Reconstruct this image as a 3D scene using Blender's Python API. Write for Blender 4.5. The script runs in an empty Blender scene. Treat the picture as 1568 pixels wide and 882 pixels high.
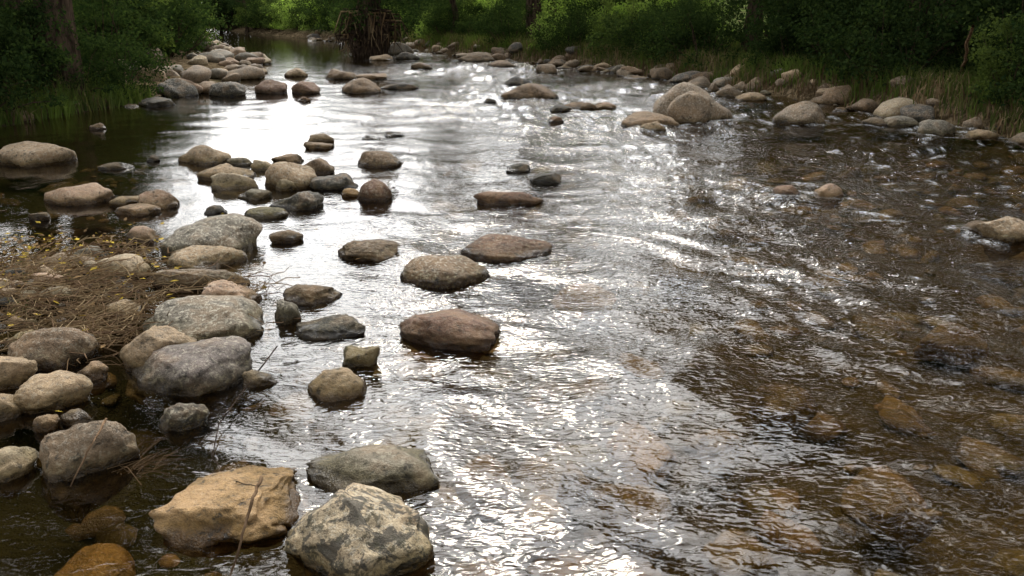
import bpy, math, random
import numpy as np
from mathutils import Vector, noise, Matrix
random.seed(7); rng=np.random.default_rng(7)
scene=bpy.context.scene
CAM_H=1.7; PITCH=math.radians(18.3); F=1305.0
# ---------------------------------------------------------------- camera
cam=bpy.data.cameras.new("camera"); camo=bpy.data.objects.new("camera",cam)
scene.collection.objects.link(camo); camo.location=(0,0,CAM_H)
camo.rotation_euler=(math.radians(90)-PITCH,0,0)
cam.sensor_width=36; cam.lens=36*F/1568; cam.clip_end=600; cam.clip_start=0.05
scene.camera=camo
scene.view_settings.view_transform='Standard'; scene.view_settings.look='None'; scene.view_settings.exposure=0

def survey(px,py):
    """bearing/depression measured in the photo -> metres on the water level"""
    xc=(px-784)/F; yc=(441-py)/F
    z=-math.sin(PITCH)+yc*math.cos(PITCH); t=CAM_H/-z
    return xc*t, t*(math.cos(PITCH)+yc*math.sin(PITCH)), t

# ---------------------------------------------------------------- node helpers
def newmat(name):
    m=bpy.data.materials.new(name); m.use_nodes=True; nt=m.node_tree; nt.nodes.clear()
    out=nt.nodes.new('ShaderNodeOutputMaterial'); return m,nt,out
class N:
    def __init__(s,nt): s.nt=nt
    def __call__(s,t,ins=None,**kw):
        n=s.nt.nodes.new(t)
        for k,v in kw.items(): setattr(n,k,v)
        for k,v in (ins or {}).items():
            if isinstance(v,bpy.types.NodeSocket): s.nt.links.new(v,n.inputs[k])
            else: n.inputs[k].default_value=v
        return n
    def math(s,op,a,b=0.0,c=0.0,clamp=False):
        n=s.nt.nodes.new('ShaderNodeMath'); n.operation=op; n.use_clamp=clamp
        for i,v in enumerate((a,b,c)):
            if isinstance(v,bpy.types.NodeSocket): s.nt.links.new(v,n.inputs[i])
            else: n.inputs[i].default_value=v
        return n.outputs[0]
    def noise(s,vec,scale,detail=3,rough=.5,dist=0.0):
        return s('ShaderNodeTexNoise',{'Vector':vec,'Scale':scale,'Detail':detail,'Roughness':rough,'Distortion':dist}).outputs[0]
    def ss(s,v,a,b,lo=0.0,hi=1.0):
        return s('ShaderNodeMapRange',{0:v,1:a,2:b,3:lo,4:hi},interpolation_type='SMOOTHSTEP').outputs[0]
    def mix(s,f,a,b,mode='MIX'):
        n=s.nt.nodes.new('ShaderNodeMix'); n.data_type='RGBA'; n.blend_type=mode
        for i,v in ((0,f),(6,a),(7,b)):
            if isinstance(v,bpy.types.NodeSocket): s.nt.links.new(v,n.inputs[i])
            else: n.inputs[i].default_value=v if i==0 else ((*v,1) if len(v)==3 else v)
        return n.outputs[2]

# ---------------------------------------------------------------- materials
def rock_material(name,heavy=False):
    m,nt,out=newmat(name); n=N(nt)
    pos=n('ShaderNodeNewGeometry').outputs['Position']
    at=n('ShaderNodeAttribute',attribute_name='Col'); col=at.outputs['Color']; spk=at.outputs['Alpha']
    big=n.noise(pos,5,3,.6,.4); mid=n.noise(pos,24,5,.7); fine=n.noise(pos,130,1,.7)
    v=n.math('ADD',n.math('MULTIPLY',big,1.2),n.math('MULTIPLY',mid,1.7)); v=n.math('ADD',v,n.math('MULTIPLY',fine,1.0)); v=n.math('SUBTRACT',v,1.0)
    v=n.math('MAXIMUM',v,.15)
    comb=n('ShaderNodeCombineColor',{0:v,1:v,2:v}).outputs[0]
    base=n.mix(1.0,col,comb,'MULTIPLY')
    base=n.mix(n.ss(big,.46,.64,0,.45),base,(.24,.155,.08))
    li=n.ss(n.noise(pos,42,3,.75,.3),.53,.60); li=n.math('MULTIPLY',li,spk)
    base=n.mix(n.math('MULTIPLY',li,.9),base,(.48,.44,.35))
    dk=n.ss(mid,.42,.35); base=n.mix(n.math('MULTIPLY',dk,.7),base,(.035,.032,.024))
    if heavy:
        h=n.ss(n.noise(pos,11,6,.68,.5),.50,.55); base=n.mix(n.math('MULTIPLY',h,.85),base,(.05,.047,.04))
        h2=n.ss(n.noise(pos,26,5,.75,.2),.54,.59); base=n.mix(n.math('MULTIPLY',h2,.75),base,(.07,.065,.04))
    z=n('ShaderNodeSeparateXYZ',{0:pos}).outputs[2]
    zz=n.math('ADD',z,n.math('MULTIPLY',n.math('SUBTRACT',big,.5),.13))
    moss=n.ss(zz,.03,.12,.85,0); base=n.mix(moss,base,n.mix(1.0,base,(.40,.37,.20),'MULTIPLY'))
    wet=n.ss(zz,.015,.05,1,0)
    base=n.mix(wet,base,n.mix(1.0,base,(.38,.32,.23),'MULTIPLY'))
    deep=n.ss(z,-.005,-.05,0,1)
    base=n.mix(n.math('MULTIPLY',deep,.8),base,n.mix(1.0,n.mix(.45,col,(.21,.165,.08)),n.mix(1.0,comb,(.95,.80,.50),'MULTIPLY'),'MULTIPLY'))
    rough=n.ss(wet,0,1,.85,.25)
    hb=n.math('ADD',n.math('MULTIPLY',mid,.026),n.math('MULTIPLY',fine,.005))
    b=n('ShaderNodeBump',{'Strength':1.0,'Distance':1.0,'Height':hb}).outputs[0]
    p=n('ShaderNodeBsdfPrincipled',{'Base Color':base,'Roughness':rough,'Normal':b})
    nt.links.new(p.outputs[0],out.inputs[0]); return m
M_ROCK=rock_material('river_rock_stone'); M_LICH=rock_material('lichen_stone',True)

def leaf_material(name,c1,c2,c3,trans=.4):
    m,nt,out=newmat(name); n=N(nt)
    g=n('ShaderNodeNewGeometry'); r=g.outputs['Random Per Island']
    c=n.mix(r,c1,c2)
    if c3: c=n.mix(n.ss(n.noise(g.outputs['Position'],.9,1),.47,.6),c,c3)
    d=n('ShaderNodeBsdfDiffuse',{'Color':c})
    if trans<=0: nt.links.new(d.outputs[0],out.inputs[0]); return m
    t=n('ShaderNodeBsdfTranslucent',{'Color':n.mix(1.0,c,(1.5,1.5,.85),'MULTIPLY')})
    mx=n('ShaderNodeMixShader',{0:trans,1:d.outputs[0],2:t.outputs[0]})
    nt.links.new(mx.outputs[0],out.inputs[0]); return m
M_LEAF=leaf_material('leaves',(.024,.044,.016),(.062,.092,.030),(.088,.125,.036),.42)
M_LEAFT=leaf_material('tree_leaves',(.024,.046,.016),(.055,.088,.028),None,0)
M_LEAFD=leaf_material('leaves_dark',(.014,.029,.011),(.042,.066,.022),None,.3)
M_LEAFB=leaf_material('leaves_bright',(.11,.18,.045),(.20,.27,.085),(.17,.26,.06),.5)
M_GRASS=leaf_material('grass_blades',(.05,.08,.024),(.15,.155,.06),(.095,.14,.035),.3)
M_DRY=leaf_material('dry_stems',(.17,.11,.06),(.38,.29,.17),(.12,.08,.045),0)
M_YLEAF=leaf_material('yellow_leaves',(.60,.44,.07),(.33,.24,.05),None,0)
M_BLEAF=leaf_material('brown_leaves',(.30,.20,.10),(.11,.07,.035),None,0)

def bark(name,c1,c2):
    m,nt,out=newmat(name); n=N(nt)
    pos=n('ShaderNodeNewGeometry').outputs['Position']
    mp=n('ShaderNodeMapping',{0:pos,3:(1,1,.25)}).outputs[0]
    f=n.noise(mp,14,3,.65)
    c=n.mix(n.ss(f,.35,.65),c1,c2)
    b=n('ShaderNodeBump',{'Strength':.8,'Distance':.05,'Height':f}).outputs[0]
    p=n('ShaderNodeBsdfDiffuse',{'Color':c,'Normal':b}); nt.links.new(p.outputs[0],out.inputs[0]); return m
M_BARK=bark('bark',(.028,.021,.016),(.10,.072,.05)); M_TWIG=bark('twig_bark',(.10,.065,.04),(.24,.16,.10))

# ground
m,nt,out=newmat('ground_soil'); n=N(nt); M_GROUND=m
pos=n('ShaderNodeNewGeometry').outputs['Position']
sx=n('ShaderNodeSeparateXYZ',{0:pos}); z=sx.outputs[2]
wp=n('ShaderNodeVectorMath',{0:pos,1:n('ShaderNodeVectorMath',{0:n('ShaderNodeTexNoise',{'Vector':pos,'Scale':6.0,'Detail':1.0}).outputs[1],'Scale':.12},operation='SCALE').outputs[0]},operation='ADD').outputs[0]
vo=n('ShaderNodeTexVoronoi',{'Vector':wp,'Scale':8.0}); vo2=n('ShaderNodeTexVoronoi',{'Vector':wp,'Scale':26.0})
cc=n('ShaderNodeSeparateColor',{0:vo.outputs['Color']})
bed=n.mix(cc.outputs[0],(.13,.092,.045),(.30,.225,.12)); bed=n.mix(n.math('MULTIPLY',cc.outputs[1],.4),bed,(.13,.125,.09))
c2=n('ShaderNodeSeparateColor',{0:vo2.outputs['Color']})
bed=n.mix(n.math('MULTIPLY',c2.outputs[0],.4),bed,(.32,.235,.125))
bed=n.mix(n.ss(vo.outputs['Distance'],.03,.09,0,.8),bed,(.038,.028,.015))
patch=n.noise(pos,1.3,2,.6)
bed=n.mix(n.ss(patch,.42,.62,0,.55),bed,(.065,.052,.027))
silt_refl=n.ss(n.math('ADD',sx.outputs[0],n.math('MULTIPLY',sx.outputs[1],.16)),-.9,-.1,.75,0)  # backwater silt, with the left trees' dark green reflection painted into the bed
bed=n.mix(silt_refl,bed,(.038,.038,.019))
sn=n.noise(pos,7,4,.75)
soil=n.mix(n.ss(sn,.4,.62),(.05,.036,.02),(.19,.145,.09))
gp=n.noise(pos,2.5,3,.7)
grass=n.mix(n.ss(gp,.4,.65),(.045,.065,.02),(.10,.13,.04))
col=n.mix(n.ss(z,-.03,.06),bed,soil); col=n.mix(n.math('MULTIPLY',n.ss(z,.2,.6),n.ss(gp,.3,.45)),col,grass)
hb=n.math('MULTIPLY',sn,.12)
b=n('ShaderNodeBump',{'Strength':.8,'Distance':1.0,'Height':hb}).outputs[0]
p=n('ShaderNodeBsdfDiffuse',{'Color':col,'Normal':b}); nt.links.new(p.outputs[0],out.inputs[0])

# water: waves are real geometry, only the finest ripples are bump
m,nt,out=newmat('river_water'); n=N(nt); M_WATER=m
pos=n('ShaderNodeNewGeometry').outputs['Position']
at=n('ShaderNodeAttribute',attribute_name='Col'); sc_=n('ShaderNodeSeparateColor',{0:at.outputs['Color']})
mp=n('ShaderNodeMapping',{0:pos,2:(0,0,math.radians(-14)),3:(.7,1.3,1)}).outputs[0]
h3=n.noise(mp,22,1,.6,.7)
H=n.math('MULTIPLY',h3,n.math('MULTIPLY',sc_.outputs[0],.0065))
b=n('ShaderNodeBump',{'Strength':1.0,'Distance':1.0,'Height':H}).outputs[0]
fr=n('ShaderNodeFresnel',{'IOR':1.34,'Normal':b}).outputs[0]
gl=n('ShaderNodeBsdfGlossy',{'Color':(1,1,1,1),'Roughness':.02,'Normal':b})
tr=n('ShaderNodeBsdfTransparent',{'Color':(.78,.70,.51,1)})
mx=n('ShaderNodeMixShader',{0:fr,1:tr.outputs[0],2:gl.outputs[0]})
foam=n.math('MULTIPLY',n.ss(n.noise(pos,45,2,.7,1.0),.42,.62),sc_.outputs[1])
fo=n('ShaderNodeBsdfDiffuse',{'Color':(.78,.79,.79,1)})
mx2=n('ShaderNodeMixShader',{0:foam,1:mx.outputs[0],2:fo.outputs[0]})
nt.links.new(mx2.outputs[0],out.inputs[0])

# ---------------------------------------------------------------- mesh builder
class MB:
    def __init__(s): s.V=[];s.F=[];s.M=[];s.C=[];s.n=0
    def add(s,V,Fc,mat=0,col=None):
        V=np.asarray(V,float); Fc=np.asarray(Fc,int)
        s.V.append(V); s.F.append(Fc+s.n); s.M.append(np.full(len(Fc),mat)); s.n+=len(V)
        c=np.ones((len(V),4)) if col is None else np.broadcast_to(np.asarray(col,float),(len(V),4)); s.C.append(c)
    def mesh(s,name,mats,smooth=False):
        me=bpy.data.meshes.new(name); V=np.concatenate(s.V)
        tot=np.concatenate([np.full(len(f),f.shape[1]) for f in s.F]); loops=np.concatenate([f.ravel() for f in s.F])
        me.vertices.add(len(V)); me.vertices.foreach_set('co',V.ravel().astype(np.float32))
        me.loops.add(len(loops)); me.loops.foreach_set('vertex_index',loops.astype(np.int32))
        me.polygons.add(len(tot)); st=np.concatenate([[0],np.cumsum(tot)[:-1]])
        me.polygons.foreach_set('loop_start',st.astype(np.int32)); me.polygons.foreach_set('loop_total',tot.astype(np.int32))
        me.polygons.foreach_set('material_index',np.concatenate(s.M).astype(np.int32))
        me.polygons.foreach_set('use_smooth',np.full(len(tot),smooth))
        ca=me.color_attributes.new('Col','FLOAT_COLOR','POINT'); ca.data.foreach_set('color',np.concatenate(s.C).ravel().astype(np.float32))
        for mm in mats: me.materials.append(mm)
        me.update(calc_edges=True); me.validate(); return me
def put(name,me,loc=(0,0,0),rz=0,sc=(1,1,1)):
    o=bpy.data.objects.new(name,me); o.location=loc; o.rotation_euler=(0,0,rz); o.scale=sc
    scene.collection.objects.link(o); return o
def tube(mb,pts,rad,sides=6,mat=0):
    pts=np.asarray(pts,float); k=len(pts); V=[]
    for i in range(k):
        d=pts[min(i+1,k-1)]-pts[max(i-1,0)]; d/=np.linalg.norm(d)+1e-9
        u=np.cross(d,[.3,.9,.2]); u/=np.linalg.norm(u)+1e-9; w=np.cross(d,u)
        for j in range(sides):
            a=2*math.pi*j/sides; V.append(pts[i]+rad[i]*(math.cos(a)*u+math.sin(a)*w))
    Fc=[[i*sides+j,i*sides+(j+1)%sides,(i+1)*sides+(j+1)%sides,(i+1)*sides+j] for i in range(k-1) for j in range(sides)]
    mb.add(V,Fc,mat)
def leaves(mb,C,size,mat=0,up=.3,droop=0):
    C=np.asarray(C); k=len(C)
    d=rng.normal(size=(k,3)); d[:,2]-=droop; d/=np.linalg.norm(d,axis=1)[:,None]
    q=rng.normal(size=(k,3)); q[:,2]*=.5
    w=np.cross(d,q); w/=np.linalg.norm(w,axis=1)[:,None]+1e-9
    nn=np.cross(d,w)
    L=(size*rng.uniform(.6,1.35,k))[:,None]; W=L*rng.uniform(.22,.36,k)[:,None]
    V=np.stack([C,C+d*L*.45+w*W+nn*L*.08,C+d*L,C+d*L*.45-w*W+nn*L*.08],1).reshape(-1,3)
    Fc=np.arange(k*4).reshape(k,4); mb.add(V,Fc,mat)

# ---------------------------------------------------------------- terrain
def sm(t): t=np.clip(t,0,1); return t*t*(3-2*t)
LY=[-8,3,6,9,12.7,15.3,18.3,24,29.9,42,60,170]; LX=[-6.5,-6.5,-7.2,-8,-7.7,-7.1,-6.6,-7.2,-8.6,-14.5,-25,-75]
RY=[-8,8,11.4,15.3,20.7,26.6,32,37,43.7,60,170]; RX=[9.5,8,6.9,5.95,4.1,1.4,-2,-4.5,-8.2,-18,-70]
W=[(rng.uniform(0,6.28),rng.uniform(0,6.28)) for _ in range(12)]
def wav(x,y,s):
    r=0
    for i,(a,p) in enumerate(W): 
        f=s*(1+.37*i); r=r+np.sin((x*math.cos(a)+y*math.sin(a))*f+p)/(1+.37*i)
    return r/4
def height(x,y):
    x=np.asarray(x,float); y=np.asarray(y,float)
    j=.25*wav(x,y,1.1)
    dl=np.interp(y,LY,LX)-x+j; dr=x-np.interp(y,RY,RX)+j; d=np.maximum(dl,dr)
    steep=.42*sm(d/.6)+.5*sm((d-.8)/3)+1.8*sm((d-5)/22)
    gent=.16*sm(d/1.5)+.3*sm((d-1)/5)+1.8*sm((d-6)/22)
    g=sm((y-14.5)/3)*(dl>dr)
    up=steep*(1-g)+gent*g
    dn=-.26*sm(-d/1.3)-.04*sm((-d-2)/2)+.05*wav(x,y,2.3)*sm(-d/1)
    h=np.where(d>0,up,dn)
    bar=.345*np.exp(-(((x+3.15)/.95)**2+((y-5.1)/.85)**2)**2)+.25*np.exp(-(((x+2.6)/.6)**2+((y-3.9)/.6)**2)**2)
    return h+bar+.018*wav(x,y,9)
gx=np.concatenate([np.linspace(-110,-12,70)[:-1],np.linspace(-12,10,300),np.linspace(10,90,60)[1:]])
gy=np.concatenate([np.linspace(-8,20,330),np.linspace(20,60,200)[1:],np.linspace(60,240,80)[1:]])
def gridfaces(nx,ny):
    idx=np.arange(nx*ny).reshape(ny,nx)
    return np.stack([idx[:-1,:-1],idx[:-1,1:],idx[1:,1:],idx[1:,:-1]],-1).reshape(-1,4)
XX,YY=np.meshgrid(gx,gy); ZZ=height(XX,YY)
mb=MB(); mb.add(np.stack([XX,YY,ZZ],-1).reshape(-1,3),gridfaces(len(gx),len(gy)))
put('ground',mb.mesh('ground',[M_GROUND],True))

# ---------------------------------------------------------------- rocks
import bmesh
def ico(sub):
    bm=bmesh.new(); bmesh.ops.create_icosphere(bm,subdivisions=sub,radius=1)
    V=np.array([v.co[:] for v in bm.verts]); Fc=np.array([[v.index for v in f.verts] for f in bm.faces]); bm.free(); return V,Fc
ICO={s:ico(s) for s in (2,3,4,5)}
def rock_shape(seed,sub=4,ang=.5):
    r=np.random.default_rng(seed); V,Fc=ICO[sub]; P=V.copy()
    for _ in range(int(3+ang*20)):
        d=r.normal(size=3); d/=np.linalg.norm(d); c=r.uniform(.5,.85)+(.16*(1-ang))
        dd=P@d; ex=np.clip(dd-c,0,None); P-=np.outer(ex*(.6+.38*ang),d)
    o=Vector(r.uniform(-50,50,3)); am=.5+.8*ang
    def nn(v):
        v=Vector(v); k=.24*noise.noise(v*1.1+o)+.11*am*noise.noise(v*2.6+o)
        if sub>=4:
            rg=1-abs(noise.noise(v*3.3-o))*2
            k+=.05*am*rg+.05*am*noise.noise(v*6+o)+.022*noise.noise(v*14+o)
            if sub>=5: k+=.012*noise.noise(v*30+o)
        return k
    k=np.array([nn(v) for v in V])
    P=P*(1+k)[:,None]
    mn,mxx=P.min(0),P.max(0); P=(P-(mn+mxx)/2)/((mxx-mn)/2); return P,Fc
COL=dict(tan=(.35,.255,.155),pale=(.44,.355,.235),grey=(.21,.187,.145),gb=(.22,.165,.11),red=(.195,.112,.073),dark=(.07,.064,.053),
 brown=(.20,.135,.08),pink=(.38,.26,.175),orange=(.50,.32,.15),purple=(.15,.125,.108),olive=(.185,.165,.085))
ROCKS=[ # left,right,top,bottom in the photo survey, colour, speckle, angularity, lean
(412,668,755,905,'pale',.5,.6,-.15),(228,470,742,838,'orange',.1,.9,.05),(458,674,690,760,'grey',.4,.5,.2),(40,198,645,742,'gb',.3,.7,-.1),
(-40,46,688,738,'pale',.2,.4,0),(240,313,620,662,'dark',.5,.9,0),(468,558,568,614,'tan',.2,.3,0),(522,582,528,564,'olive',.2,.9,0),
(606,766,474,536,'red',.15,.55,-.35),(447,560,484,520,'dark',.3,.4,.1),(416,459,455,496,'grey',.6,.3,0),(430,520,434,468,'brown',.3,.4,0),
(610,750,395,440,'brown',.7,.2,-.15),(705,847,361,400,'red',.3,.3,0),(510,608,369,401,'brown',.35,.4,.1),(178,392,524,606,'purple',.4,.5,.35),
(180,292,500,570,'tan',.15,.4,.3),(205,403,458,530,'grey',.9,.3,-.1),(0,134,502,568,'brown',.3,.2,0),(-60,50,542,604,'tan',.1,.5,0),
(16,133,574,634,'tan',.3,.3,.1),(-50,24,604,650,'tan',.2,.4,0),(370,425,569,597,'gb',.2,.7,-.2),(115,162,555,584,'pink',.2,.4,0),
(50,87,635,662,'pink',.1,.5,0),(90,136,628,652,'tan',.1,.5,0),(295,390,432,478,'pink',.3,.6,.1),(134,224,390,430,'pale',.2,.2,0),
(232,380,410,442,'gb',.4,.5,.1),(250,369,378,417,'tan',.6,.4,.1),(240,386,335,396,'grey',.9,.5,.2),(100,162,378,407,'grey',.3,.6,0),
(190,239,347,374,'pink',.2,.6,0),(150,212,462,492,'tan',.2,.5,0),(28,112,405,432,'brown',.2,.5,0),(66,166,282,314,'pink',.3,.3,0),
(204,272,289,320,'pink',.3,.7,-.1),(172,240,314,331,'pink',.2,.4,0),(165,212,300,317,'tan',.2,.6,0),(42,73,324,339,'gb',.2,.6,0),
(-15,96,218,256,'tan',.5,.2,0),(267,349,221,253,'tan',.4,.2,0),(305,386,250,277,'tan',.2,.6,0),(322,398,262,291,'pale',.3,.6,0),
(400,482,248,290,'tan',.6,.3,.1),(345,386,240,254,'grey',.2,.5,0),(415,463,235,251,'brown',.2,.5,0),(455,511,242,269,'brown',.2,.6,0),
(470,547,266,293,'dark',.2,.6,0),(546,599,274,309,'red',.4,.2,0),(546,614,231,257,'brown',.3,.4,-.2),(470,511,204,219,'tan',.2,.4,0),
(464,508,217,230,'brown',.2,.4,0),(408,492,292,323,'dark',.4,.6,0),(362,412,290,307,'grey',.2,.5,0),(420,453,274,293,'pale',.2,.5,0),
(370,439,318,335,'olive',.3,.3,0),(522,549,288,302,'orange',.2,.6,0),(412,463,352,373,'brown',.2,.4,0),(310,346,315,331,'dark',.2,.4,0),
(383,418,244,262,'pale',.2,.5,0),(725,832,292,315,'red',.1,.4,0),(775,812,250,264,'dark',.1,.6,0),(812,860,264,283,'dark',.1,.6,0),
(1185,1229,284,303,'red',.2,.6,0),(1250,1293,281,305,'pink',.2,.6,0),(1508,1600,331,374,'tan',.5,.5,0),(1478,1530,337,360,'brown',.1,.5,0),
(1000,1127,125,187,'gb',.6,.05,-.1),(1022,1088,140,190,'gb',.4,.1,0),(952,1043,172,197,'brown',.2,.3,0),(980,1020,185,202,'tan',.3,.5,0),
(1188,1265,155,191,'gb',.5,.2,.15),(1345,1417,149,182,'pale',.6,.2,0),(1358,1407,177,195,'grey',.3,.4,0),(1408,1464,182,209,'grey',.4,.4,0),
(1478,1511,178,201,'gb',.3,.5,0),(1512,1562,170,198,'brown',.3,.5,0),(1478,1532,198,213,'tan',.3,.5,0),(1326,1370,180,193,'gb',.3,.5,0),
(1098,1138,130,149,'gb',.4,.5,0),(1130,1175,141,155,'tan',.3,.5,0),(1143,1172,118,141,'gb',.3,.5,0),(1083,1102,126,141,'gb',.3,.5,0),
(862,913,155,169,'brown',.2,.6,0),(910,946,156,168,'pink',.2,.6,0),(842,876,160,172,'dark',.2,.6,0),(766,856,127,153,'brown',.2,.3,.1),
(820,856,98,113,'gb',.2,.5,0),(768,815,117,131,'dark',.2,.5,0),(520,581,119,144,'brown',.2,.3,0),(386,437,122,144,'red',.3,.3,0),
(444,489,124,144,'red',.3,.3,0),(318,373,125,148,'dark',.4,.5,0),(236,300,120,149,'dark',.4,.5,0),(205,262,150,164,'dark',.2,.5,0),
(208,272,98,128,'gb',.6,.5,0),(490,546,105,122,'brown',.3,.6,0),(435,470,104,118,'tan',.3,.5,0),(628,662,95,106,'gb',.2,.5,0),
(565,602,83,93,'tan',.2,.5,0),(545,592,113,123,'brown',.2,.5,0),(580,640,128,137,'dark',.2,.5,0),(135,161,188,199,'brown',.2,.5,0),
(8,46,165,189,'brown',.3,.5,0),(553,580,207,214,'dark',.2,.5,0),(585,618,201,210,'dark',.2,.5,0),(150,203,248,260,'dark',.2,.5,0),
(223,243,238,248,'dark',.2,.5,0),(840,863,178,188,'red',.2,.5,0),(590,632,64,84,'grey',.3,.5,0),(605,642,79,91,'dark',.3,.5,0),
(1350,1372,128,142,'gb',.2,.5,0),(700,760,80,95,'gb',.2,.5,0),(742,790,92,104,'brown',.2,.5,0),
(455,476,148,156,'red',.2,.5,0),(740,760,150,158,'dark',.1,.5,0),(925,975,100,112,'dark',.1,.5,0),(1220,1245,126,140,'gb',.2,.5,0),
(1010,1050,78,105,'brown',.3,.5,0),(1035,1075,92,118,'brown',.3,.5,0),
]
PLACED=[]
for i,(x0,x1,yt,yb,c,spk,ang,lean) in enumerate(ROCKS):
    cx=(x0+x1)/2; X0,Yf,t=survey(cx,yb); Wd=(x1-x0)/F*t
    ta=math.atan(math.sin(PITCH)/math.cos(PITCH))-math.atan((441-yt)/F)
    for q in (.42,.38,.34,.3,.26,.22,.18):
        d=q*Wd; Yc=Yf+d; zt=CAM_H-Yc*math.tan(ta)
        if zt>.17*Wd: break
    zt=min(max(zt,.13*Wd),.75*Wd); Xc=X0*Yc/Yf*0.5+X0*.5
    P,Fc=rock_shape(100+i,5 if Wd>.33 and Yc<6.5 else 4,ang)
    P=P.copy(); P[:,2]*=1+lean*P[:,0]; P[:,2]/=P[:,2].max()
    cz=.12*zt
    P=P*np.array([Wd/2*1.03,d*1.08,zt-cz]); P[:,2]=np.where(P[:,2]<0,P[:,2]*1.3-.02,P[:,2])
    mb=MB(); r=random.Random(i); k=r.uniform(.82,1.12)
    col=np.array([*(np.array(COL[c])*k),min(1,spk*1.2)]); mb.add(P,Fc,0,col); PLACED.append((Xc,Yc,Wd/2,d))
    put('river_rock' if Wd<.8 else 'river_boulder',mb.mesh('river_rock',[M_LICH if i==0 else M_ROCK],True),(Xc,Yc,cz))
# submerged boulders
SUB=[(925,1045,615,680,'orange'),(905,1045,700,765,'tan'),(690,790,672,715,'pink'),(790,875,722,768,'tan'),(850,915,680,707,'tan'),
(55,205,800,865,'orange'),(690,785,818,872,'pink'),(840,950,412,440,'orange'),(1070,1145,632,662,'tan'),(560,640,640,670,'gb'),(1150,1260,560,600,'gb'),(1290,1420,690,760,'gb'),(1080,1200,780,850,'gb'),(300,360,830,880,'gb'),(880,960,820,870,'olive'),(1400,1520,470,500,'tan'),(1000,1090,380,400,'gb')]
for i,(x0,x1,yt,yb,c) in enumerate(SUB):
    X0,Yf,t=survey((x0+x1)/2,yb); X1,Yb,_=survey((x0+x1)/2,yt); Wd=(x1-x0)/F*t; dd=(Yb-Yf)/2
    P,Fc=rock_shape(500+i,4,.5); P=P*np.array([Wd/2*.95,dd,.12]); mb=MB(); mb.add(P,Fc,0,[*COL[c],.2])
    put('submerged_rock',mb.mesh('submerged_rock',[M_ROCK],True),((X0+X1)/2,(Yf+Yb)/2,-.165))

TPL=[rock_shape(900+i,3,.5) for i in range(9)]; TPL2=[rock_shape(920+i,2,.5) for i in range(5)]
def scatter_rocks(name,pts,smin,smax,cols,tpl,sink=.35,flat=.62,pw=2.2,zmax=None):
    mb=MB()
    for (x,y) in pts:
        P,Fc=tpl[rng.integers(len(tpl))]; s=smin+(smax-smin)*rng.random()**pw
        a=rng.uniform(0,6.28); Q=P*np.array([s,s*rng.uniform(.5,.9),s*rng.uniform(.6,1.1)*flat]); ca,sa=math.cos(a),math.sin(a)
        Q=np.stack([Q[:,0]*ca-Q[:,1]*sa,Q[:,0]*sa+Q[:,1]*ca,Q[:,2]+Q[:,0]*rng.uniform(-.3,.3)],1)
        z=float(height(x,y)); Q=Q+np.array([x,y,z+s*flat*sink])
        if zmax is not None: Q[:,2]-=max(0,Q[:,2].max()-zmax)
        c=np.array(COL[cols[rng.integers(len(cols))]])*rng.uniform(.65,1.2); mb.add(Q,Fc,0,[*c,rng.uniform(0,.5)])
    return put(name,mb.mesh(name,[M_ROCK],True))
pts=[(rng.uniform(-5.5,7.5),rng.uniform(1.3,11)) for _ in range(1400)]
scatter_rocks('riverbed_stones',pts,.04,.20,['brown','tan','gb','olive','pink','olive','gb','brown'],TPL2,.2,.4,2.2,-.065)
pts=[]
while len(pts)<400:
    y=14.5+33*rng.random()**.8; l=np.interp(y,LY,LX); pts.append((l-abs(rng.normal(0,1.5))*(.4 if y<18 else 1)+.45,y))
scatter_rocks('gravel_bank_cobbles',pts,.05,.5,['tan','pale','pink','gb','gb','brown','grey'],TPL,.3,.55,3.6)
pts=[]
while len(pts)<400:
    y=rng.uniform(9,48); l=np.interp(y,RY,RX); pts.append((l+rng.normal(-.06,.3),y))
scatter_rocks('right_bank_cobbles',pts,.05,.38,['gb','brown','brown','grey','dark','tan','gb'],TPL,.35,.6,3.0)
pts=[(rng.normal(-2.9,.75),rng.normal(4.9,.8)) for _ in range(320)]
scatter_rocks('debris_bar_cobbles',pts,.025,.12,['tan','gb','pink','brown','dark','pale'],TPL,.3)

# ---------------------------------------------------------------- river surface (spectral wave field)
wr=np.random.default_rng(42)
def field(n_,L,lmax,lmin,p,an):
    k=np.fft.fftfreq(n_,L/n_); KX,KY=np.meshgrid(k,k); K=np.hypot(KX,KY)+1e-9
    A=K**-p*(K>1/lmax)*np.exp(-(K*lmin)**2)*(1-an+an*(KY/K)**2)
    f=np.fft.ifft2(np.fft.fft2(wr.normal(size=(n_,n_)))*A).real
    gy_,gx_=np.gradient(f,L/n_); return f/np.sqrt((gx_**2+gy_**2).mean())
def samp(f,L,x,y):
    n_=f.shape[0]; u=(x/L*n_)%n_; v=(y/L*n_)%n_; i=np.floor(u).astype(int)%n_; j=np.floor(v).astype(int)%n_; a=u-np.floor(u); b=v-np.floor(v); i1=(i+1)%n_; j1=(j+1)%n_
    return f[j,i]*(1-a)*(1-b)+f[j,i1]*a*(1-b)+f[j1,i]*(1-a)*b+f[j1,i1]*a*b
fA=field(1024,13.0,1.3,.10,2.3,.65); fB=field(1024,9.1,.45,.05,1.9,.55); fW=field(256,17.0,4.0,.8,2,.0); fP=field(256,29.0,9.0,1.5,2.2,0); fP/=fP.std()
ys=[1.0]
while ys[-1]<62: ys.append(ys[-1]+max(.011,.0052*ys[-1]+.00035*ys[-1]**2))
ys=np.array(ys); xs=np.concatenate([np.linspace(-30,-9,90)[:-1],np.linspace(-9,9,1000)])
X2,Y2=np.meshgrid(xs,ys)
wx=samp(fW,17.0,X2,Y2)*.32; wy=samp(fW,17.0,X2+7.3,Y2+3.1)*.32
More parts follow.
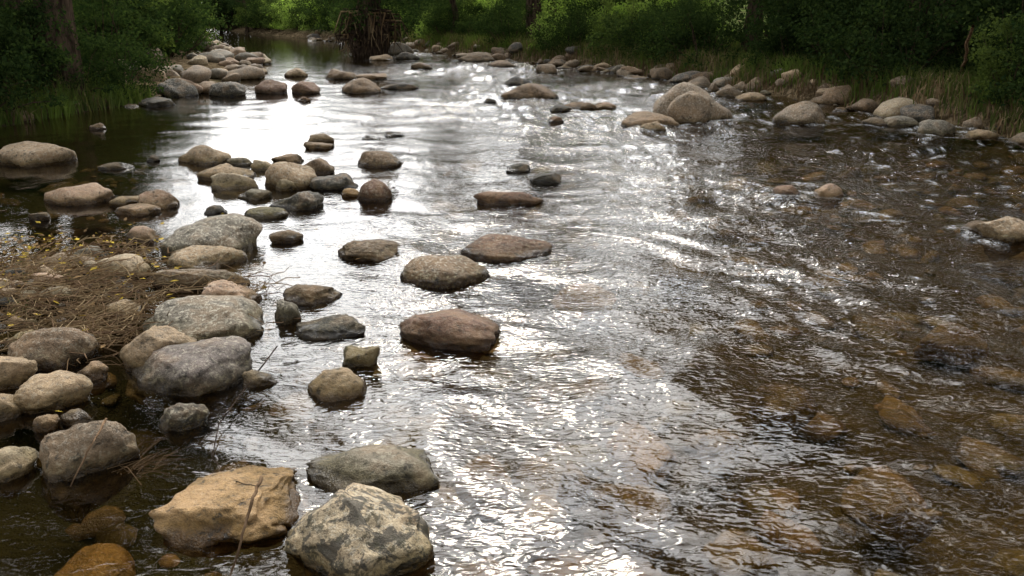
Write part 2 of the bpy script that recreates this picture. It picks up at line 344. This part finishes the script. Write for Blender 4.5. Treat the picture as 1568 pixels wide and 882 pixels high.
ca,sa=math.cos(.24),math.sin(.24); U=X2*ca-Y2*sa; V2=X2*sa+Y2*ca
A_=samp(fA,13.0,U+wx,V2+wy); B_=samp(fB,9.1,U*.97+wx*1.3+3,V2+wy*1.3)
pt=samp(fP,29.0,X2,Y2*.8)
lim=-.16*Y2-.35; rel=X2-lim
S=.016+.055*sm((rel+1.3)/1.9)+.085*sm((rel-1.4)/2.4); S=S*(.95+.38*np.clip(pt,-1.4,1.5)*sm((rel+.4)/1))
S=S*(1+.45*sm((Y2-7)/8)*sm((rel+1)/1.5))
Z2=(A_*.95+B_*.75)*S*.9
fm=sm((B_/B_.std()-1.35)/.9)*sm((S-.115)/.07)*.75
for (rx,ry,ra,rb) in PLACED:     # white water hugging the stones in the riffles
    if ry>6.3 and rx>-.16*ry-1.6 and rx<7:
        r_=np.hypot((X2-rx)/(ra+.05),(Y2-(ry+.1*rb))/(rb+.07)); fm=np.maximum(fm,np.exp(-((r_-1.08)/.22)**2)*sm((B_/B_.std()+.3)/1.2)*.6*sm((S-.05)/.06))
cl4=np.stack([S/.09,np.clip(fm,0,1),np.zeros_like(S),np.ones_like(S)],-1).reshape(-1,4)
mb=MB(); mb.add(np.stack([X2,Y2,Z2],-1).reshape(-1,3),gridfaces(len(xs),len(ys)),0,cl4)
c4=np.array([.2,0,0,1])
for q in [[(-110,-8,0),(40,-8,0),(40,1,0),(-110,1,0)],[(-110,62,0),(40,62,0),(40,240,0),(-110,240,0)],[(9,1,0),(40,1,0),(40,62,0),(9,62,0)],[(-110,1,0),(-30,1,0),(-30,62,0),(-110,62,0)]]: mb.add(q,[[0,1,2,3]],0,c4)
put('river_water',mb.mesh('river_water',[M_WATER],True))

# ---------------------------------------------------------------- vegetation
def bush(seed,hh,rad,nclu,nl,size,mat):
    global rng; rng=np.random.default_rng(seed); mb=MB(); C=[]
    for i in range(nclu):
        a=rng.uniform(0,6.28); r=rad*math.sqrt(rng.random()); z=hh*rng.uniform(.05,1)*(1-.45*(r/rad)**2)
        c=np.array([r*math.cos(a),r*math.sin(a),z]); sp=rng.uniform(.07,.18)*rad
        C.append(c+rng.normal(size=(nl,3))*np.array([sp,sp,sp*.7]))
        if i%3==0:
            b=np.array([c[0]*.2,c[1]*.2,-.1]); mid=(b+c)/2+rng.normal(size=3)*.1
            tube(mb,[b,mid,c],[.018,.012,.005],4,1)
    C=np.concatenate(C); C[:,2]=np.abs(C[:,2]); leaves(mb,C,size,0)
    return mb.mesh('bush',[mat,M_BARK])
BUSH=[bush(1,1.7,1.0,50,90,.075,M_LEAF),bush(2,1.4,1.1,50,95,.07,M_LEAFD),bush(3,2.2,1.1,60,90,.08,M_LEAF),bush(4,1.2,.9,45,95,.065,M_LEAFB),bush(5,2.0,1.2,55,95,.075,M_LEAFD)]
def tree(seed,hh,tr,lowf=.28,spread=2.6,nleaf=16000,size=.15,mat=M_LEAFT):
    global rng; rng=np.random.default_rng(seed); mb=MB()
    tp=[np.array([0,0,-.3])]; n_=9
    for i in range(1,n_+1): tp.append(np.array([rng.normal(0,.12)*i**.5,rng.normal(0,.12)*i**.5,hh*i/n_]))
    tube(mb,tp,[tr*1.35 if i==0 else tr*(1-.85*i/n_) for i in range(n_+1)],10,1)
    cl=[]
    for i in range(20):
        f=rng.uniform(lowf,.97); b=np.array([np.interp(f*n_,range(n_+1),[p[k] for p in tp]) for k in range(3)])
        a=i*2.4+rng.normal(0,.3); L=spread*(1.15-.6*abs(f-.5)*1.6)*rng.uniform(.6,1.15)
        e=b+np.array([math.cos(a)*L,math.sin(a)*L,L*rng.uniform(.05,.6)]); mid=(b+e)/2+rng.normal(size=3)*.15
        tube(mb,[b,mid,e],[tr*.3,tr*.17,.015],5,1)
        for _ in range(6):
            q=mid+(e-mid)*rng.random(); s=q+rng.normal(size=3)*L*.27; tube(mb,[q,(q+s)/2+rng.normal(size=3)*.05,s],[.02,.013,.005],4,1)
            cl.append((s,rng.uniform(.22,.5)))
        cl.append((e,rng.uniform(.3,.5)))
    per=nleaf//len(cl)
    C=np.concatenate([c+rng.normal(size=(per,3))*np.array([s,s,s*.7]) for c,s in cl]); leaves(mb,C,size,0,droop=.5)
    return mb.mesh('tree',[mat,M_BARK])
TREE=[tree(11,10,.26,nleaf=7000,size=.2),tree(12,12,.3,.3,3.0,8000,.21),tree(13,8.5,.22,.22,2.4,7000,.18,M_LEAFT)]
rng=np.random.default_rng(99)
def P(name,lib,x,y,s=1.0,sz=None,k=None):
    me=lib[rng.integers(len(lib)) if k is None else k]; z=float(height(x,y))
    put(name,me,(x,y,max(z,0)-.05),rng.uniform(0,6.28),(s,s,sz or s))
for x,y,s,k in [(9.4,13,1,1),(7.9,17.8,1,0),(11,20,1.1,2),(7.2,23.5,.85,0),(9.5,28,1.1,1),(7,33,1,1),(13.5,15,1.2,1),
    (2.6,35,.6,2),(11,6.5,.8,1)]:
    P('tree',TREE,x,y,s,None,k)
for x,y,s,k in [(-9.0,16.0,1,1),(-9.8,12.0,1,0),(-11.5,20,1.1,1),(-10.6,9,1,2),(-13,26,1,0),(-15,15,1.2,1),(-17,36,1,0),(-21,44,1,2)]:
    P('tree',TREE,x,y,s,None,k)
for i in range(14):
    x=-34+i*3.9+rng.normal(0,1); y=64+rng.normal(0,4)+abs(x)*.1; P('tree',TREE,x,y,rng.uniform(.35,.6))
# trees whose trunks stand among the shrubs at the water's edge
TR=[]
for px,py,s,k in [(822,90,.95,1),(1152,122,.8,0),(690,80,.6,2),(72,172,1.1,1),(1470,160,.7,2)]:
    x,y,_=survey(px,py); y+=.5; P('tree',TREE,x,y,s,1.0,k); TR.append((x,y))
def clear(x,y):   # keep the trunks readable: no shrub standing right in front of one
    return all(not (abs(x/y-tx/ty)<.6/ty and y<ty+.2 and y>ty-4) for tx,ty in TR)
for i in range(76):
    y=9+37*(i/76)+rng.normal(0,.3); r=np.interp(y,RY,RX); off=rng.uniform(.75,2.3); s=rng.uniform(.6,1.15)
    if y>27: s*=.8
    k=[0,1,2,4,0,3,1,4,4][rng.integers(9)]
    if clear(r+off,y): P('bush',BUSH,r+off,y,s,None,k)
for i in range(44):
    y=10+40*(i/44)+rng.normal(0,.4); r=np.interp(y,RY,RX); P('bush',BUSH,r+rng.uniform(2.6,6),y,rng.uniform(.9,1.5),None,[3,0,4,1,2,4][rng.integers(6)])
for i in range(36):
    y=43+20*(i/36); r=np.interp(y,RY,RX); P('bush',BUSH,r+rng.uniform(.6,2.8),y,rng.uniform(1.0,1.5),None,[0,1,4,4,3][rng.integers(5)])
for i in range(26):
    y=9.5+6.8*(i/26)+rng.normal(0,.2); l=np.interp(y,LY,LX); x=l-rng.uniform(.2,1.8); k=[1,4,1,0][rng.integers(4)]
    if clear(x,y): P('bush',BUSH,x,y,rng.uniform(.6,1.1),None,k)
for i in range(48):
    y=15.5+44*(i/48)+rng.normal(0,.4); l=np.interp(y,LY,LX); P('bush',BUSH,l-rng.uniform(2.3,5.5),y,rng.uniform(.9,1.5),None,[1,4,0,2,4,1][rng.integers(6)])
for i in range(40):
    x=-34+i*1.0+rng.normal(0,.4); P('bush',BUSH,x,64-x*.1+rng.uniform(-3,3),rng.uniform(1.7,2.3),None,[1,4,0,4][rng.integers(4)])
# grass
def grass(name,pts,hmin,hmax,mat,width=.011):
    n_=len(pts); pts=np.asarray(pts); base=np.column_stack([pts,height(pts[:,0],pts[:,1])-.02])
    hh=rng.uniform(hmin,hmax,n_)[:,None]; a=rng.uniform(0,6.28,n_); l=rng.uniform(.1,.7,n_)[:,None]
    dr=np.column_stack([np.cos(a),np.sin(a),np.zeros(n_)]); sd=np.column_stack([-np.sin(a+.8),np.cos(a+.8),np.zeros(n_)])*width
    up=np.array([0,0,1.0]); m1=base+up*hh*.55+dr*hh*l*.25; tp=base+up*hh*(1-l*.4)+dr*hh*l*.9
    V=np.stack([base-sd,base+sd,m1-sd*.7,m1+sd*.7,tp],1).reshape(-1,3); o=np.arange(n_)[:,None]*5
    mb=MB(); mb.add(V,o+np.array([0,1,3,2]))
    mb.F.append(o+np.array([2,3,4])); mb.M.append(np.zeros(n_,int))
    return put(name,mb.mesh(name,[mat]))
def bankpts(n_,YA,XA,side,y0,y1,o0,o1,cl=.12):
    c=n_//14; yc=y0+(y1-y0)*rng.random(c)**1.3; xc=np.interp(yc,YA,XA)+side*(o0+(o1-o0)*rng.random(c)**1.4)
    i=rng.integers(0,c,n_); return np.column_stack([xc[i]+rng.normal(0,cl,n_),yc[i]+rng.normal(0,cl,n_)])
grass('bank_grass',np.concatenate([bankpts(28000,RY,RX,1,8.5,44,.25,2.6),bankpts(9000,LY,LX,-1,9.5,16.5,.0,1.4)]),.15,.5,M_GRASS)
grass('dry_bank_grass',np.concatenate([bankpts(9000,RY,RX,1,8.5,44,.15,1.3),bankpts(1500,LY,LX,-1,9.5,16,.1,1)]),.12,.4,M_DRY)
# small weeds and dry tufts on the near bar
def tufts(n_,cl,sd):
    c=np.column_stack([rng.normal(-3.1,.55,cl),rng.normal(5.0,.6,cl)]); i=rng.integers(0,cl,n_); return c[i]+rng.normal(0,sd,(n_,2))
grass('bar_weeds',tufts(900,26,.035),.03,.10,M_GRASS,.004)
grass('bar_dry_grass',tufts(1800,34,.07),.04,.13,M_DRY,.003)

# root mass overhanging the bend
mb=MB(); rng=np.random.default_rng(5)
tube(mb,[(0,0,-.4),(.1,0,.6),(0,.1,1.6),(.3,.1,4),(.2,.3,7)],[.75,.6,.45,.32,.1],12,0)
for i in range(260):
    a=rng.uniform(0,6.28); r=rng.uniform(.3,1.25); z=rng.uniform(.5,1.6)
    p=np.array([r*math.cos(a),r*math.sin(a),z]); q=p+np.array([rng.normal(0,.2),rng.normal(0,.2),-z*rng.uniform(.4,1.0)])
    tube(mb,[p*np.array([.3,.3,1]),p,(p+q)/2+rng.normal(size=3)*.08,q],[.05,.03,.02,.008],4,int(rng.random()<.25))
C=np.concatenate([np.array([rng.normal(0,1.1),rng.normal(0,1),rng.uniform(.9,4)])+rng.normal(size=(110,3))*.33 for _ in range(66)]); leaves(mb,C,.11,2)
x,y,_=survey(560,86); put('old_stump_tree',mb.mesh('stump',[M_BARK,M_DRY,M_LEAFD]),(x,y+1,0))

# debris on the bar
rng=np.random.default_rng(21); mb=MB()
for i in range(1250):
    cx,cy=[(-3.0,5.6),(-2.7,4.9),(-2.35,4.35),(-3.3,5.1),(-1.75,5.0)][rng.choice(5,p=[.2,.28,.3,.15,.07])]
    x=cx+rng.normal(0,.33 if cx<-2 else .1); y=cy+rng.normal(0,.2 if cx<-2 else .08); L=rng.uniform(.08,.42)*(1 if cx<-2 else .5); a=rng.normal(.4,.9)
    z=max(float(height(x,y)),0)+.015+abs(rng.normal(0,.035)); d=np.array([math.cos(a),math.sin(a),rng.normal(0,.07)])
    p0=np.array([x,y,z]); pts=[p0,p0+d*L*.35+rng.normal(size=3)*.015,p0+d*L*.7+rng.normal(size=3)*.025,p0+d*L+rng.normal(size=3)*.03]
    r=rng.uniform(.0012,.0045); tube(mb,pts,[r,r,r*.8,r*.4],4,0 if rng.random()<.7 else 1)
put('dry_stem_debris',mb.mesh('debris',[M_DRY,M_TWIG]))
def litter(name,k,mat,hz,size):
    mb=MB(); C=np.column_stack([rng.normal(-3.15,.55,k),rng.normal(5.15,.6,k),np.zeros(k)]); C[:,2]=np.maximum(height(C[:,0],C[:,1]),0)+rng.uniform(.01,hz,k)
    q=k//3; C[:q,0]=rng.normal(-3.6,.5,q); C[:q,1]=rng.normal(5.9,.25,q); C[:q,2]=np.maximum(height(C[:q,0],C[:q,1]),0)+rng.uniform(.008,.04,q)
    leaves(mb,C,size,0); mb.V[-1][:,2]=np.repeat(C[:,2],4)+np.abs(mb.V[-1][:,2]-np.repeat(C[:,2],4))*.4
    put(name,mb.mesh(name,[mat]))
litter('fallen_yellow_leaves',430,M_YLEAF,.07,.05); litter('fallen_brown_leaves',1100,M_BLEAF,.055,.055)
# twigs
def twig(pts,r0,mat=M_TWIG,sides=6):
    P3=[]
    for (px,py,z) in pts:
        x,y,_=survey(px,py); f=(CAM_H-z)/CAM_H; P3.append(np.array([x*f,y*f,z]))
    Q=[]
    for i in range(len(P3)-1):
        for k in range(5): Q.append(P3[i]+(P3[i+1]-P3[i])*k/5+rng.normal(size=3)*r0*.35)
    Q.append(P3[-1]); mb=MB(); tube(mb,Q,list(np.linspace(r0,r0*.5,len(Q))),sides); put('driftwood_twig',mb.mesh('twig',[mat],True))
twig([(400,730,.30),(385,770,.27),(368,830,.19),(352,885,.08)],.006)
twig([(163,640,.19),(140,680,.19),(108,745,.03)],.005)
twig([(425,530,.10),(375,595,.02),(335,650,.02),(325,700,.02),(350,735,.05),(395,745,.2)],.0035,M_BARK)
twig([(1435,165,.0),(1465,120,.5),(1478,95,.9),(1490,40,1.5)],.035)
twig([(235,110,.1),(240,50,.7),(262,20,1.2)],.03)
twig([(1380,150,.1),(1400,60,1.0)],.02)
mb=MB()
for i in range(60):
    x,y,_=survey(rng.normal(205,20),rng.normal(712,12)); a=rng.normal(1.0,.6); L=rng.uniform(.06,.2); d=np.array([math.cos(a),math.sin(a),rng.uniform(-.02,.1)])
    p0=np.array([x,y,.006]); tube(mb,[p0,p0+d*L*.5+rng.normal(size=3)*.01,p0+d*L+[0,0,-.02]],[.0014,.0012,.0006],3)
put('trailing_dry_grass',mb.mesh('wg',[M_DRY]))

# ---------------------------------------------------------------- light
AZ=math.radians(-3); EL=math.radians(40)
sd=Vector((math.sin(AZ)*math.cos(EL),math.cos(AZ)*math.cos(EL),math.sin(EL)))
sun=bpy.data.lights.new('sun','SUN'); sun.energy=1.5; sun.angle=math.radians(11); sun.color=(1,.93,.81)
so=bpy.data.objects.new('sun',sun); scene.collection.objects.link(so); so.rotation_euler=sd.to_track_quat('Z','Y').to_euler(); so.location=(0,0,30)
w=bpy.data.worlds.new('World'); scene.world=w; w.use_nodes=True; nt=w.node_tree; nt.nodes.clear(); n=N(nt)
sky=n('ShaderNodeTexSky',sky_type='NISHITA',sun_disc=False,sun_elevation=EL,sun_rotation=AZ)
d=n('ShaderNodeTexCoord').outputs['Generated']
nz=n.noise(d,2.6,4,.55,.3); mask=n.ss(nz,.30,.50)
dot=n('ShaderNodeVectorMath',{0:d,1:tuple(sd)},operation='DOT_PRODUCT').outputs['Value']
gl=n.math('POWER',n.math('MAXIMUM',dot,0),5)
lum=n.math('ADD',n.math('MULTIPLY',gl,80),8.0)
cl=n('ShaderNodeCombineColor',{0:lum,1:n.math('MULTIPLY',lum,.99),2:n.math('MULTIPLY',lum,.98)}).outputs[0]
c=n.mix(mask,sky.outputs[0],cl)
bg=n('ShaderNodeBackground',{'Color':c,'Strength':.1}); o=n('ShaderNodeOutputWorld'); nt.links.new(bg.outputs[0],o.inputs[0])
